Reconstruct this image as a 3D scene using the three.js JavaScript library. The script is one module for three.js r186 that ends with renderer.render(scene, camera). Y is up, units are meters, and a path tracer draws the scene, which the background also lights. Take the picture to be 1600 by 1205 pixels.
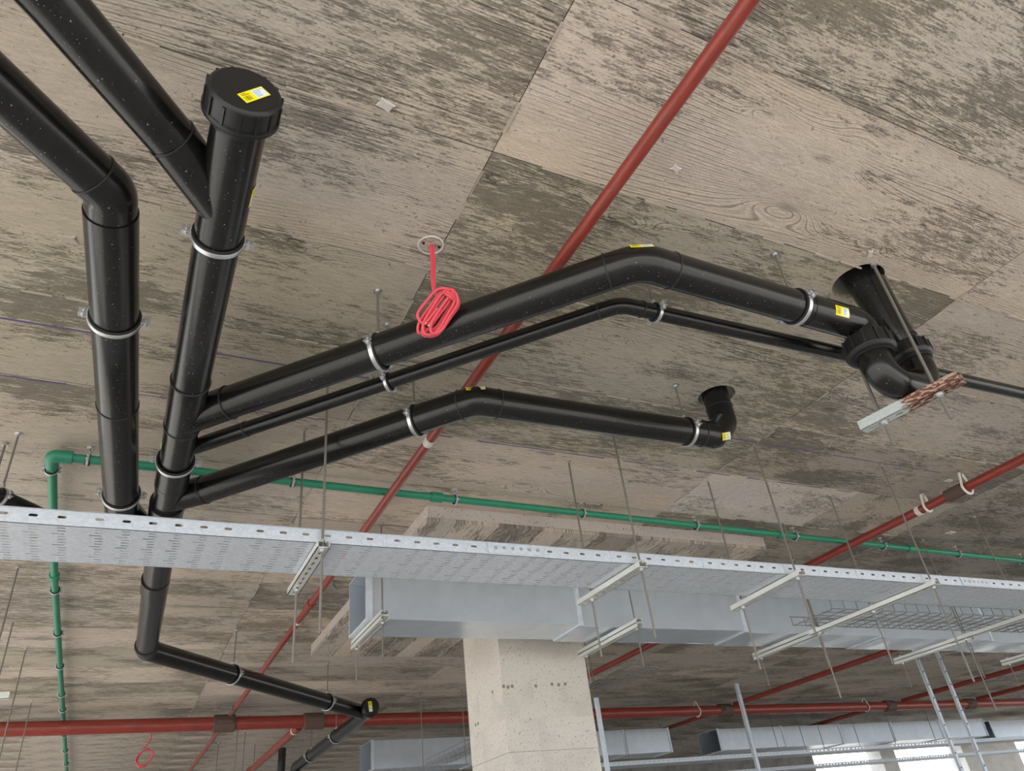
import * as THREE from 'three';
import { mergeGeometries } from 'three/addons/utils/BufferGeometryUtils.js';
import { Brush, Evaluator, SUBTRACTION } from 'three-bvh-csg';

// ---------- camera, sky, sun, exposure ----------
const scene = new THREE.Scene();
const EYE = 1.6, CEIL = 1.68;                       // eye height above the floor; soffit height above the eye
const camera = new THREE.PerspectiveCamera(2 * Math.atan(602.5 / 1162.85) * 180 / Math.PI, 1600 / 1205, 0.05, 400);
{
  const el = 0.579197, roll = -0.130087, yaw = 0.519344;
  const fw = new THREE.Vector3(Math.sin(yaw) * Math.cos(el), Math.sin(el), -Math.cos(yaw) * Math.cos(el));
  const r0 = new THREE.Vector3().crossVectors(fw, new THREE.Vector3(0, 1, 0)).normalize();
  const u0 = new THREE.Vector3().crossVectors(r0, fw);
  const r = r0.clone().multiplyScalar(Math.cos(roll)).addScaledVector(u0, Math.sin(roll));
  const u = u0.clone().multiplyScalar(Math.cos(roll)).addScaledVector(r0, -Math.sin(roll));
  camera.position.set(0, EYE, 0);
  camera.quaternion.setFromRotationMatrix(new THREE.Matrix4().makeBasis(r, u, fw.clone().negate()));
}
scene.background = new THREE.Color().setRGB(0.84, 0.92, 1.0);
scene.backgroundIntensity = 2.6;
const sun = new THREE.DirectionalLight(new THREE.Color().setRGB(1.0, 0.95, 0.88), 6.5);
sun.position.set(-21, 17, 12); sun.target.position.set(2, 0, -3);
sun.castShadow = true; sun.shadow.mapSize.set(2048, 2048);
Object.assign(sun.shadow.camera, { left: -30, right: 30, top: 30, bottom: -30, near: 1, far: 90 });
scene.add(sun, sun.target);
const renderer = new THREE.WebGLRenderer({ antialias: true });
renderer.toneMapping = THREE.LinearToneMapping;
renderer.toneMappingExposure = 1.75;
renderer.shadowMap.enabled = true; renderer.shadowMap.type = THREE.PCFSoftShadowMap;

// ---------- random numbers, noise ----------
function rng(seed) { let s = seed >>> 0; return () => { s = (s + 0x6D2B79F5) | 0; let t = Math.imul(s ^ (s >>> 15), 1 | s); t = (t + Math.imul(t ^ (t >>> 7), 61 | t)) ^ t; return ((t ^ (t >>> 14)) >>> 0) / 4294967296; }; }
const perm = new Uint8Array(512), lat = new Float32Array(256);
{ const r = rng(7); for (let i = 0; i < 256; i++) { perm[i] = i; lat[i] = r(); } for (let i = 255; i > 0; i--) { const j = Math.floor(r() * (i + 1)); const t = perm[i]; perm[i] = perm[j]; perm[j] = t; } for (let i = 0; i < 256; i++) perm[256 + i] = perm[i]; }
function noise(x, y) {
  const xi = Math.floor(x), yi = Math.floor(y); let fx = x - xi, fy = y - yi; fx = fx * fx * (3 - 2 * fx); fy = fy * fy * (3 - 2 * fy);
  const a = perm[xi & 255], b = perm[(xi + 1) & 255], y0 = yi & 255, y1 = (yi + 1) & 255;
  const v00 = lat[perm[a + y0]], v10 = lat[perm[b + y0]], v01 = lat[perm[a + y1]], v11 = lat[perm[b + y1]];
  return (v00 + (v10 - v00) * fx) * (1 - fy) + (v01 + (v11 - v01) * fx) * fy;
}
const fbm = (x, y, n) => { let s = 0, a = 0.5, t = 0; for (let i = 0; i < n; i++) { s += a * noise(x, y); t += a; x = x * 2.03 + 17.1; y = y * 2.03 + 5.7; a *= 0.5; } return s / t; };
const sstep = (a, b, x) => { const t = Math.min(1, Math.max(0, (x - a) / (b - a))); return t * t * (3 - 2 * t); };

// ---------- textures ----------
function dataTex(w, h, fill, srgb) {
  const d = new Uint8Array(w * h * 4), o = [0, 0, 0];
  for (let y = 0, i = 0; y < h; y++) for (let x = 0; x < w; x++, i += 4) { fill(x, y, o); d[i] = o[0]; d[i + 1] = o[1]; d[i + 2] = o[2]; d[i + 3] = 255; }
  const t = new THREE.DataTexture(d, w, h); t.magFilter = THREE.LinearFilter; t.minFilter = THREE.LinearMipmapLinearFilter; t.generateMipmaps = true; t.wrapS = t.wrapT = THREE.RepeatWrapping;
  if (srgb) t.colorSpace = THREE.SRGBColorSpace; t.needsUpdate = true; return t;
}
// imprint of a 2.0 x 0.5 m shuttering board left in the concrete: grain along u, knots, patches of pale laitance
function boardImprint(seed, pale) {
  const W = 2048, H = 512, r = rng(seed), ox = seed * 13.7, oy = seed * 7.3, rel = new Uint8Array(W * H), knots = [];
  for (let k = 0, n = 3 + Math.floor(r() * 5); k < n; k++) knots.push([r() * 2, r() * 0.5, 0.012 + r() * 0.02, r() * 4 + 3]);
  const map = dataTex(W, H, (px, py, o) => {
    const x = px / W * 2, z = py / H * 0.5;
    const w1 = fbm(x * 0.9 + ox, z * 5 + oy, 2);
    let q = z * 85 + 16 * w1, knot = 0;
    for (const [kx, kz, s, a] of knots) { const dx = (x - kx) / 3.2, dz = z - kz, d2 = (dx * dx + dz * dz) / (s * s); if (d2 < 14) { q += a * Math.exp(-d2 * 0.35); if (d2 < 0.35) knot = Math.max(knot, 1 - d2 / 0.35); } }
    const streak = noise(x * 34 + ox, z * 300 + oy), streak2 = noise(x * 7 + oy, z * 95 + 31 + ox), grit = noise(x * 150 + oy, z * 380 + ox);
    const blot = fbm(x * 2.4 + ox * 1.7, z * 5.5 + oy * 1.3, 4), fine = noise(px * 0.6 + ox, py * 0.6), mott = fbm(x * 24 + oy, z * 44 + ox, 2);
    const f = q - Math.floor(q), here = sstep(0.42, 0.66, noise(x * 2.6 + 3 + ox, z * 11 + oy)), line = sstep(0.74, 0.94, f) * sstep(1.0, 0.97, f) * here, ring = Math.sin(q * 12.57) * (0.35 + here);
    let t = sstep(0.33, 0.63, blot * 1.0 + pale + (streak - 0.5) * 0.30 + (streak2 - 0.5) * 0.20 + (grit - 0.5) * 0.22 + (mott - 0.5) * 0.24);
    const warm = noise(x * 1.7 + 50 + ox, z * 4 + 9);
    let a = 130 + t * 52 + (fine - 0.5) * 18 + (streak - 0.5) * 16 + (mott - 0.5) * 14 + (grit - 0.5) * 14 + ring * 5;
    a -= line * 34; a -= knot * 30;
    const pit = noise(px * 0.12 + ox, py * 0.12 + oy); if (pit > 0.93 && mott > 0.55) a -= 42;
    o[0] = Math.max(20, Math.min(240, a * (1.0 + 0.03 * warm))); o[1] = Math.max(20, Math.min(235, a * (0.948 + 0.012 * warm))); o[2] = Math.max(15, Math.min(225, a * (0.888 - 0.03 * warm + 0.015 * t)));
    rel[py * W + px] = Math.max(0, Math.min(255, 128 + (streak - 0.5) * 70 + (grit - 0.5) * 50 + ring * 14 - line * 90 - knot * 60 + (t - 0.5) * 50 + (fine - 0.5) * 30));
  }, true);
  const bump = dataTex(W, H, (px, py, o) => { o[0] = o[1] = o[2] = rel[py * W + px]; });
  return { map, bump };
}
const IMPRINTS = [boardImprint(1, 0.02), boardImprint(2, 0.10), boardImprint(3, -0.05), boardImprint(4, 0.17), boardImprint(5, -0.02), boardImprint(6, 0.06)];
// smooth cast concrete, 1.2 m tile
function castConcrete(seed, lo, hi, rgb) {
  const N = 1024; return dataTex(N, N, (px, py, o) => {
    const x = px / N, y = py / N; const b = fbm(x * 5 + seed, y * 5, 5), f = noise(px * 0.5, py * 0.5 + seed), m = noise(px * 0.09 + seed, py * 0.09);
    let a = lo + (hi - lo) * sstep(0.28, 0.68, b) + (f - 0.5) * 22; const sp = noise(px * 0.22 + 9, py * 0.2 + seed); if (sp > 0.86 && m > 0.45) a -= 60 * (sp - 0.86) / 0.14 + 15;
    for (let i = 0; i < 3; i++) o[i] = Math.max(10, Math.min(250, a * rgb[i]));
  }, true);
}
const castTex = castConcrete(3, 196, 208, [1.0, 0.982, 0.965]), floorTex = castConcrete(11, 178, 200, [1.0, 0.985, 0.96]);
// galvanised spangle, 0.3 m tile
const spangle = (() => {
  const N = 512, r = rng(21), pts = []; for (let i = 0; i < 420; i++) pts.push([r() * N, r() * N, r()]);
  const G = 32, cells = Array.from({ length: G * G }, () => []); pts.forEach((p) => cells[Math.floor(p[1] / N * G) * G + Math.floor(p[0] / N * G)].push(p));
  return dataTex(N, N, (x, y, o) => {
    let best = 1e9, v = 0; const cx = Math.floor(x / N * G), cy = Math.floor(y / N * G);
    for (let j = -2; j <= 2; j++) for (let i = -2; i <= 2; i++) for (const p of cells[((cy + j + G) % G) * G + (cx + i + G) % G]) { let dx = Math.abs(p[0] - x), dy = Math.abs(p[1] - y); if (dx > N / 2) dx = N - dx; if (dy > N / 2) dy = N - dy; const d = dx * dx + dy * dy; if (d < best) { best = d; v = p[2]; } }
    const a = 208 + v * 16 + (noise(x * 0.6, y * 0.6) - 0.5) * 14; o[0] = a * 0.985; o[1] = a * 1.0; o[2] = Math.min(255, a * 1.025);
  }, true);
})();
const sheetTex = dataTex(256, 256, (x, y, o) => { const a = 222 + (fbm(x * 0.03, y * 0.03, 3) - 0.5) * 16 + (noise(x * 0.7, y * 0.7) - 0.5) * 6; o[0] = a * 0.96; o[1] = a * 0.985; o[2] = Math.min(255, a * 1.02); }, true);
// black polyethylene with splashes of cement dust, 0.5 m tile
const peTex = (() => {
  const N = 1024, d = new Float32Array(N * N), r = rng(33);
  for (let k = 0; k < 150; k++) { const cx = r() * N, cy = (0.74 + 0.2 * (r() + r() - 1)) * N, s = 1.0 + r() * r() * 4.2, a = 0.25 + r() * 0.6; for (let y = Math.floor(cy - s - 1); y <= cy + s + 1; y++) for (let x = Math.floor(cx - s - 1); x <= cx + s + 1; x++) { const q = Math.hypot(x - cx, (y - cy) * 0.8); if (q < s) { const i = ((y + N) % N) * N + (x + N) % N; d[i] = Math.max(d[i], a * (1 - q / s * 0.5)); } } }
  return dataTex(N, N, (x, y, o) => { const v = 19 + (noise(x * 0.02, y * 0.02) - 0.5) * 6 + (noise(x * 0.4, y * 0.02) - 0.5) * 5 + d[y * N + x] * 190; o[0] = v; o[1] = v * 1.0; o[2] = v * 1.02; }, true);
})();
const redTex = (() => { const N = 512; return dataTex(N, N, (x, y, o) => { const b = fbm(x * 0.012, y * 0.03, 3), s = noise(x * 0.05, y * 0.5), sc = fbm(x * 0.02 + 40, y * 0.09, 3); const dirt = sstep(0.55, 0.9, sc) * 0.3; const v = 0.88 + 0.22 * (b - 0.5) + 0.08 * (s - 0.5); o[0] = 156 * v * (1 - dirt * 0.35); o[1] = (62 + dirt * 50) * v; o[2] = (52 + dirt * 44) * v; }, true); })();
const rustTex = (() => { const W = 512, H = 128; return dataTex(W, H, (x, y, o) => { const e = x / W + (fbm(x * 0.02, y * 0.05, 3) - 0.5) * 0.28, k = sstep(0.47, 0.56, e), f = fbm(x * 0.05, y * 0.16, 3), flake = sstep(0.5, 0.62, f); const g = 196 + (noise(x * 0.2, y * 0.2) - 0.5) * 18; const rr = [104 + flake * 78, 64 + flake * 92, 52 + flake * 88]; o[0] = g * 0.97 * (1 - k) + rr[0] * k; o[1] = g * (1 - k) + rr[1] * k; o[2] = g * 1.0 * (1 - k) + rr[2] * k; }, true); })();
function labelTex(seed) {
  const c = document.createElement('canvas'); c.width = 256; c.height = 112; const g = c.getContext('2d'), r = rng(seed);
  g.fillStyle = '#f4e400'; g.fillRect(0, 0, 256, 112); g.fillStyle = '#dfeaf2'; g.fillRect(128, 10, 118, 92);
  g.fillStyle = '#3a3a12'; for (let i = 0; i < 9; i++) g.fillRect(22 + i * 8, 46, 2 + Math.floor(r() * 4), 48); g.fillRect(22, 28, 74, 7); g.fillRect(22, 12, 50, 6);
  g.fillStyle = '#7b98b4'; for (let j = 0; j < 6; j++) g.fillRect(138, 20 + j * 13, 40 + r() * 58, 5);
  const t = new THREE.CanvasTexture(c); t.colorSpace = THREE.SRGBColorSpace; return t;
}

// ---------- materials ----------
const std = (o) => new THREE.MeshStandardMaterial(o);
const lin = (r, g, b) => new THREE.Color().setRGB(r, g, b);
const TINTS = [lin(1, 1, 1), lin(1.16, 1.13, 1.12), lin(0.80, 0.80, 0.80), lin(0.90, 0.92, 0.88), lin(1.3, 1.33, 1.4), lin(0.68, 0.68, 0.69)];
const imprintMats = new Map();
function imprintMat(t, tint) { const k = t + '_' + tint; if (!imprintMats.has(k)) imprintMats.set(k, std({ map: IMPRINTS[t].map, bumpMap: IMPRINTS[t].bump, bumpScale: 0.0022, roughness: 0.93, color: TINTS[tint] })); return imprintMats.get(k); }
const M = {
  slab: std({ color: lin(0.30, 0.27, 0.23), roughness: 0.95 }),
  cast: std({ map: castTex, bumpMap: castTex, bumpScale: 0.002, roughness: 0.9 }),
  columnPale: std({ map: castTex, bumpMap: castTex, bumpScale: 0.0015, roughness: 0.9, color: lin(1.0, 0.96, 0.9) }),
  pinkCast: std({ map: castTex, bumpMap: castTex, bumpScale: 0.006, roughness: 0.95, color: lin(0.95, 0.88, 0.86) }),
  floor: std({ map: floorTex, roughness: 0.8 }),
  ground: std({ color: lin(0.36, 0.33, 0.28), roughness: 1 }),
  blockWall: std({ map: floorTex, color: lin(0.6, 0.6, 0.62), roughness: 0.9 }),
  pe: std({ map: peTex, roughness: 0.24, metalness: 0 }),
  peMatt: std({ color: lin(0.008, 0.008, 0.009), roughness: 0.42 }),
  bead: std({ color: lin(0.014, 0.014, 0.015), roughness: 0.5 }),
  rubber: std({ color: lin(0.012, 0.012, 0.013), roughness: 0.7 }),
  galv: std({ map: spangle, color: lin(0.88, 0.92, 0.97), metalness: 0.28, roughness: 0.5, side: THREE.DoubleSide }),
  duct: std({ map: sheetTex, color: lin(0.93, 0.97, 1.0), metalness: 0.55, roughness: 0.26, side: THREE.DoubleSide }),
  zinc: std({ color: lin(0.66, 0.67, 0.69), metalness: 0.9, roughness: 0.33 }),
  strut: std({ color: lin(0.74, 0.75, 0.72), metalness: 0.6, roughness: 0.42 }),
  rod: std({ color: lin(0.20, 0.185, 0.165), metalness: 0.35, roughness: 0.55 }),
  wire: std({ color: lin(0.26, 0.26, 0.26), metalness: 0.6, roughness: 0.42 }),
  red: std({ map: redTex, roughness: 0.33 }),
  brown: std({ color: lin(0.11, 0.07, 0.055), roughness: 0.75 }),
  green: std({ color: lin(0.02, 0.23, 0.135), roughness: 0.42 }),
  whiteTape: std({ color: lin(0.72, 0.68, 0.62), roughness: 0.8 }),
  plaster: std({ color: lin(0.62, 0.58, 0.55), roughness: 0.95 }),
  cable: std({ color: lin(0.72, 0.075, 0.105), roughness: 0.45 }),
  copper: std({ color: lin(0.8, 0.62, 0.5), metalness: 0.8, roughness: 0.35 }),
  boxPvc: std({ color: lin(0.62, 0.58, 0.56), roughness: 0.6 }),
  chalk: std({ color: lin(0.13, 0.10, 0.27), roughness: 1 }),
  rustyStrut: std({ map: rustTex, roughness: 0.6, metalness: 0.25 }),
  sticker: [1, 2, 3].map((s) => std({ map: labelTex(s), roughness: 0.45, side: THREE.DoubleSide })),
  fin: std({ color: lin(0.44, 0.39, 0.33), roughness: 0.95 }),
  tie: std({ color: lin(0.26, 0.22, 0.19), roughness: 0.95 }),
};

// ---------- geometry helpers (y is given relative to the eye) ----------
const V = (x, y, z) => new THREE.Vector3(x, y + EYE, z), UP = new THREE.Vector3(0, 1, 0);
function merge(list) { const g = mergeGeometries(list.map((q) => { const n = q.index ? q.toNonIndexed() : q; for (const k of Object.keys(n.attributes)) if (!['position', 'normal', 'uv'].includes(k)) n.deleteAttribute(k); n.morphAttributes = {}; return n; })); return g; }
function fillet(pts, bend) {
  const out = [pts[0].clone()];
  for (let i = 1; i < pts.length - 1; i++) {
    const a = pts[i - 1].clone().sub(pts[i]), b = pts[i + 1].clone().sub(pts[i]), la = a.length(), lb = b.length(); a.divideScalar(la); b.divideScalar(lb);
    const th = Math.PI - a.angleTo(b); if (th < 0.01 || bend <= 0) { out.push(pts[i].clone()); continue; }
    const t = Math.min(bend * Math.tan(th / 2), la * 0.48, lb * 0.48), R = t / Math.tan(th / 2), n = Math.max(4, Math.ceil(th / 0.14));
    const c = a.clone().add(b).normalize().multiplyScalar(R / Math.cos(th / 2)).add(pts[i]); const s = pts[i].clone().addScaledVector(a, t).sub(c), e = pts[i].clone().addScaledVector(b, t).sub(c); const ax = new THREE.Vector3().crossVectors(s, e).normalize();
    for (let k = 0; k <= n; k++) out.push(s.clone().applyAxisAngle(ax, th * k / n).add(c));
  }
  out.push(pts[pts.length - 1].clone()); return out;
}
function sweep(pts, r, { bend = 0, seg = 28, r1 = r, caps = true } = {}) {
  const c = fillet(pts, bend), n = c.length, pos = [], nor = [], uv = [], idx = []; let len = 0;
  const tan = c.map((p, i) => { const t = new THREE.Vector3(); if (i > 0) t.add(p.clone().sub(c[i - 1]).normalize()); if (i < n - 1) t.add(c[i + 1].clone().sub(p).normalize()); return t.normalize(); });
  let e1 = new THREE.Vector3().crossVectors(tan[0], Math.abs(tan[0].y) > 0.9 ? new THREE.Vector3(1, 0, 0) : UP).normalize();
  const total = c.reduce((s, p, i) => s + (i ? p.distanceTo(c[i - 1]) : 0), 0);
  for (let i = 0; i < n; i++) {
    if (i) len += c[i].distanceTo(c[i - 1]);
    e1.addScaledVector(tan[i], -e1.dot(tan[i])).normalize(); const e2 = new THREE.Vector3().crossVectors(e1, tan[i]); const rr = r + (r1 - r) * len / total;
    let k = 1; if (i > 0 && i < n - 1) { const d = c[i].clone().sub(c[i - 1]).normalize().dot(tan[i]); k = 1 / Math.max(0.6, d); }
    for (let j = 0; j <= seg; j++) { const a = j / seg * 2 * Math.PI, v = e1.clone().multiplyScalar(Math.cos(a)).addScaledVector(e2, Math.sin(a)); pos.push(c[i].x + v.x * rr, c[i].y + v.y * rr, c[i].z + v.z * rr); nor.push(v.x, v.y, v.z); uv.push(len * 2, j / seg); }
  }
  for (let i = 0; i < n - 1; i++) for (let j = 0; j < seg; j++) { const a = i * (seg + 1) + j, b = a + seg + 1; idx.push(a, b, a + 1, b, b + 1, a + 1); }
  if (caps) for (const [i, s] of [[0, -1], [n - 1, 1]]) { const b0 = pos.length / 3, t = tan[i]; pos.push(c[i].x, c[i].y, c[i].z); nor.push(t.x * s, t.y * s, t.z * s); uv.push(0, 0); for (let j = 0; j <= seg; j++) { const q = (i * (seg + 1) + j) * 3; pos.push(pos[q], pos[q + 1], pos[q + 2]); nor.push(t.x * s, t.y * s, t.z * s); uv.push(0.01, 0.01); } for (let j = 0; j < seg; j++) s > 0 ? idx.push(b0, b0 + 2 + j, b0 + 1 + j) : idx.push(b0, b0 + 1 + j, b0 + 2 + j); }
  const g = new THREE.BufferGeometry(); g.setAttribute('position', new THREE.Float32BufferAttribute(pos, 3)); g.setAttribute('normal', new THREE.Float32BufferAttribute(nor, 3)); g.setAttribute('uv', new THREE.Float32BufferAttribute(uv, 2)); g.setIndex(idx);
  // outward winding
  return g;
}
const rodG = (a, b, r, seg = 8) => sweep([a, b], r, { seg });
function basis(o, x, y, z) { return new THREE.Matrix4().makeBasis(x, y, z).setPosition(o); }
function frameOf(d) { const t = d.clone().normalize(), s = Math.abs(t.y) > 0.9 ? new THREE.Vector3(1, 0, 0) : new THREE.Vector3().crossVectors(t, UP).normalize(); const u = new THREE.Vector3().crossVectors(s, t); return { t, s, u }; }
function latheOn(profile, o, d, seg = 36) { const { t, s, u } = frameOf(d); const g = new THREE.LatheGeometry(profile.map(([r, q]) => new THREE.Vector2(r, q)), seg); g.applyMatrix4(basis(o, s, t, new THREE.Vector3().crossVectors(s, t))); return g; }
const ringG = (o, d, r0, r1, w, seg = 36) => latheOn([[r0, -w / 2], [r1 - 0.0008, -w / 2], [r1, -w / 2 + 0.0008], [r1, w / 2 - 0.0008], [r1 - 0.0008, w / 2], [r0, w / 2], [r0, -w / 2]], o, d, seg);
function boxG(cx, cy, cz, sx, sy, sz) { const g = new THREE.BoxGeometry(sx, sy, sz); g.translate(cx, cy + EYE, cz); return metricUV(g, 1); }
function metricUV(g, k) { const q = g.index ? g.toNonIndexed() : g, p = q.attributes.position, n = q.attributes.normal, uv = new Float32Array(p.count * 2); for (let i = 0; i < p.count; i++) { const ax = Math.abs(n.getX(i)), ay = Math.abs(n.getY(i)), az = Math.abs(n.getZ(i)); let u, v; if (ay >= ax && ay >= az) { u = p.getX(i); v = p.getZ(i); } else if (ax >= az) { u = p.getZ(i); v = p.getY(i); } else { u = p.getX(i); v = p.getY(i); } uv[i * 2] = u * k; uv[i * 2 + 1] = v * k; } q.setAttribute('uv', new THREE.BufferAttribute(uv, 2)); return q; }
function hexNut(o, d, r, h) { const { t, s } = frameOf(d); const g = new THREE.CylinderGeometry(r, r, h, 6); g.applyMatrix4(basis(o, s, t, new THREE.Vector3().crossVectors(s, t))); return g; }
function obox(o, x, y, z, sx, sy, sz) { const g = new THREE.BoxGeometry(sx, sy, sz); if (new THREE.Vector3().crossVectors(x, y).dot(z) < 0) z = z.clone().negate(); g.applyMatrix4(basis(o, x, y, z)); return g; }
function patchOn(o, d, ang, dAng, len, r) { // a label wrapped on a pipe: centre angle measured from horizontal side s towards up
  const { t, s, u } = frameOf(d), pos = [], nor = [], uv = [], idx = [], n = 10;
  for (let i = 0; i <= n; i++) for (let j = 0; j <= 1; j++) { const a = ang + (i / n - 0.5) * dAng, v = s.clone().multiplyScalar(Math.cos(a)).addScaledVector(u, Math.sin(a)), p = o.clone().addScaledVector(t, (j - 0.5) * len).addScaledVector(v, r); pos.push(p.x, p.y, p.z); nor.push(v.x, v.y, v.z); uv.push(j, i / n); }
  for (let i = 0; i < n; i++) idx.push(i * 2, i * 2 + 1, i * 2 + 2, i * 2 + 2, i * 2 + 1, i * 2 + 3);
  const g = new THREE.BufferGeometry(); g.setAttribute('position', new THREE.Float32BufferAttribute(pos, 3)); g.setAttribute('normal', new THREE.Float32BufferAttribute(nor, 3)); g.setAttribute('uv', new THREE.Float32BufferAttribute(uv, 2)); g.setIndex(idx); return g;
}

// ---------- naming ----------
const taken = {};
function numbered(n) { taken[n] = (taken[n] ?? -1) + 1; return taken[n] ? n + '_' + String(taken[n]).padStart(3, '0') : n; }
function thing(name, label, category, group) { const o = new THREE.Group(); o.name = numbered(name); o.userData = { label, category }; if (group) o.userData.group = group; scene.add(o); return o; }
function part(parent, name, geo, mat, label) { const m = new THREE.Mesh(geo, mat); m.name = name; m.castShadow = m.receiveShadow = true; if (label) m.userData.label = label; parent.add(m); return m; }
function settle(o) { // put the group's origin at the base of the thing
  const b = new THREE.Box3(), seen = new Set(); o.traverse((m) => { if (m.isMesh) { m.geometry.computeBoundingBox(); b.union(m.geometry.boundingBox); seen.add(m.geometry); } });
  const c = new THREE.Vector3((b.min.x + b.max.x) / 2, b.min.y, (b.min.z + b.max.z) / 2); for (const g of seen) g.translate(-c.x, -c.y, -c.z); o.position.copy(c); return o;
}
function structure(name, geo, mat) { const m = new THREE.Mesh(geo, mat); m.name = name; m.castShadow = m.receiveShadow = true; m.userData = { kind: 'structure' }; scene.add(m); return m; }

// =====================================================================
// SETTING
// =====================================================================
const X0 = -6, X1 = 27, Z0 = 4.8, Z1 = -14;          // slab edges
structure('floor', boxG((X0 + X1) / 2, -EYE - 0.15, (Z0 + Z1) / 2, X1 - X0, 0.3, Z1 * -1 + Z0), M.floor).userData.label = 'power floated grey concrete floor';
structure('ground', boxG(0, -EYE - 0.45, 0, 300, 0.3, 300), M.ground).userData.label = 'bare sunlit ground around the building';

const ceiling = new THREE.Group(); ceiling.name = 'ceiling'; ceiling.userData = { kind: 'structure', label: 'raw concrete slab soffit with timber board imprints' }; scene.add(ceiling);
const HOLES = [[2.222, -1.238, 0.094], [2.205, -2.045, 0.083]];
const csg = new Evaluator();
function drill(geo, list) { let b = new Brush(geo); b.updateMatrixWorld(); for (const [x, z, r] of list) { const c = new Brush(new THREE.CylinderGeometry(r, r, 1.2, 40)); c.position.set(x, CEIL + EYE, z); c.updateMatrixWorld(); b = csg.evaluate(b, c, SUBTRACTION); b.updateMatrixWorld(); } const g = b.geometry.clone(); g.clearGroups(); return g; }
// grid of board imprints: joints every 2.0 m along x and 0.5 m along z
const GX0 = -3.29, NX = 8, GZ0 = 0.32, NZ = 19, PT = 0.02;
const slabGeo = drill(boxG((X0 + X1) / 2, CEIL + PT + 0.13, (Z0 + Z1) / 2, X1 - X0, 0.26, Z0 - Z1), HOLES);
part(ceiling, 'slab', slabGeo, M.slab);
const GXe = GX0 + NX * 2, GZe = GZ0 - NZ * 0.5;
function tiledUV(g) { const q = g, p = q.attributes.position, uv = q.attributes.uv; for (let i = 0; i < p.count; i++) uv.setXY(i, (p.getX(i) - GX0) / 2, (p.getZ(i) - GZ0) / 0.5); return q; }
for (const [xa, xb, za, zb] of [[X0, X1, Z0, GZ0], [X0, GX0, GZ0, GZe], [GXe, X1, GZ0, GZe], [X0, X1, GZe, Z1]])
  part(ceiling, 'soffit', tiledUV(boxG((xa + xb) / 2, CEIL + PT / 2, (za + zb) / 2, xb - xa, PT, za - zb)), imprintMat(0, 0));
{
  const gap = 0.003, flips = [];
  for (let f = 0; f < 4; f++) { const g = new THREE.BoxGeometry(2 - gap, PT, 0.5 - gap), uv = g.attributes.uv; for (let i = 0; i < uv.count; i++) uv.setXY(i, f & 1 ? 1 - uv.getX(i) : uv.getX(i), f & 2 ? 1 - uv.getY(i) : uv.getY(i)); flips.push(g); }
  // tone of single boards as the photograph shows them: column, row -> [imprint, tint]
  const special = { '2_2': [3, 1], '2_1': [2, 0], '2_3': [4, 3], '2_4': [0, 3], '2_5': [2, 3], '2_6': [3, 1], '1_2': [0, 0], '1_3': [1, 0], '1_4': [5, 3], '1_5': [5, 3], '3_2': [1, 1], '3_3': [3, 0], '3_4': [0, 0], '1_1': [2, 0], '3_1': [2, 0], '3_5': [4, 2], '2_7': [5, 1], '3_7': [4, 2], '4_4': [0, 3], '4_5': [2, 2], '4_6': [2, 5], '4_7': [4, 5], '4_8': [2, 2], '5_5': [4, 2], '5_6': [2, 5], '5_7': [4, 5], '5_8': [2, 2], '3_8': [2, 2], '4_9': [2, 2] };
  const r = rng(5);
  for (let j = 0; j < NZ; j++) for (let i = 0; i < NX; i++) {
    const cx = GX0 + 2 * i + 1, cz = GZ0 - 0.5 * j - 0.25; const rv = [r(), r(), r(), r()];
    if (cx > 1.4 && cx < 3.6 && cz < -3.7 && cz > -5.9 && cx + 1 < 3.69 && cx - 1 > 1.33) continue;
    let [t, tint] = special[i + '_' + j] ?? [Math.floor(rv[0] * 6), [0, 0, 3, 2, 1, 0][Math.floor(rv[1] * 6)]];
    const dy = (rv[3] - 0.5) * 0.003;
    if (i === 3 && j === 6) { // a board split in two: a whitish new piece beside an old one
      for (const [xa, xb, tt, ti] of [[2.71, 3.82, 3, 4], [3.82, 4.71, 5, 0]]) { const g = new THREE.BoxGeometry(xb - xa - gap, PT, 0.5 - gap); const m = part(ceiling, 'panel', g, imprintMat(tt, ti)); m.position.set((xa + xb) / 2, CEIL + EYE + PT / 2 + dy, cz); }
      continue;
    }
    const holes = HOLES.filter(([hx, hz, hr]) => Math.abs(hx - cx) < 1 + hr && Math.abs(hz - cz) < 0.25 + hr);
    if (holes.length) { const g = flips[Math.floor(rv[2] * 4)].clone(); g.translate(cx, CEIL + EYE + PT / 2 + dy, cz); part(ceiling, 'panel', drill(g, holes), imprintMat(t, tint)); continue; }
    const m = part(ceiling, 'panel', flips[Math.floor(rv[2] * 4)], imprintMat(t, tint)); m.position.set(cx, CEIL + EYE + PT / 2 + dy, cz);
  }
  // thin fins of mortar squeezed out at the joints
  const fins = []; const rf = rng(14);
  const finRun = (ax, az, bx, bz) => { const n = Math.ceil(Math.hypot(bx - ax, bz - az) / 0.12); for (let k = 0; k < n; k++) { if (rf() < 0.35) continue; const t0 = k / n, t1 = (k + 0.55 + rf() * 0.5) / n, w = 0.003 + rf() * 0.006, x0 = ax + (bx - ax) * t0, z0 = az + (bz - az) * t0, x1 = ax + (bx - ax) * t1, z1 = az + (bz - az) * t1; const hh = 0.002 + rf() * 0.004, o = (rf() - 0.5) * 0.006; fins.push(Math.abs(bx - ax) > Math.abs(bz - az) ? boxG((x0 + x1) / 2, CEIL - hh / 2, z0 + o, Math.abs(x1 - x0), hh, w) : boxG(x0 + o, CEIL - hh / 2, (z0 + z1) / 2, w, hh, Math.abs(z1 - z0))); } };
  for (const x of [0.71, 2.71, 4.71]) finRun(x, 0.3, x, x === 2.71 ? -3.3 : -9);
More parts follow.
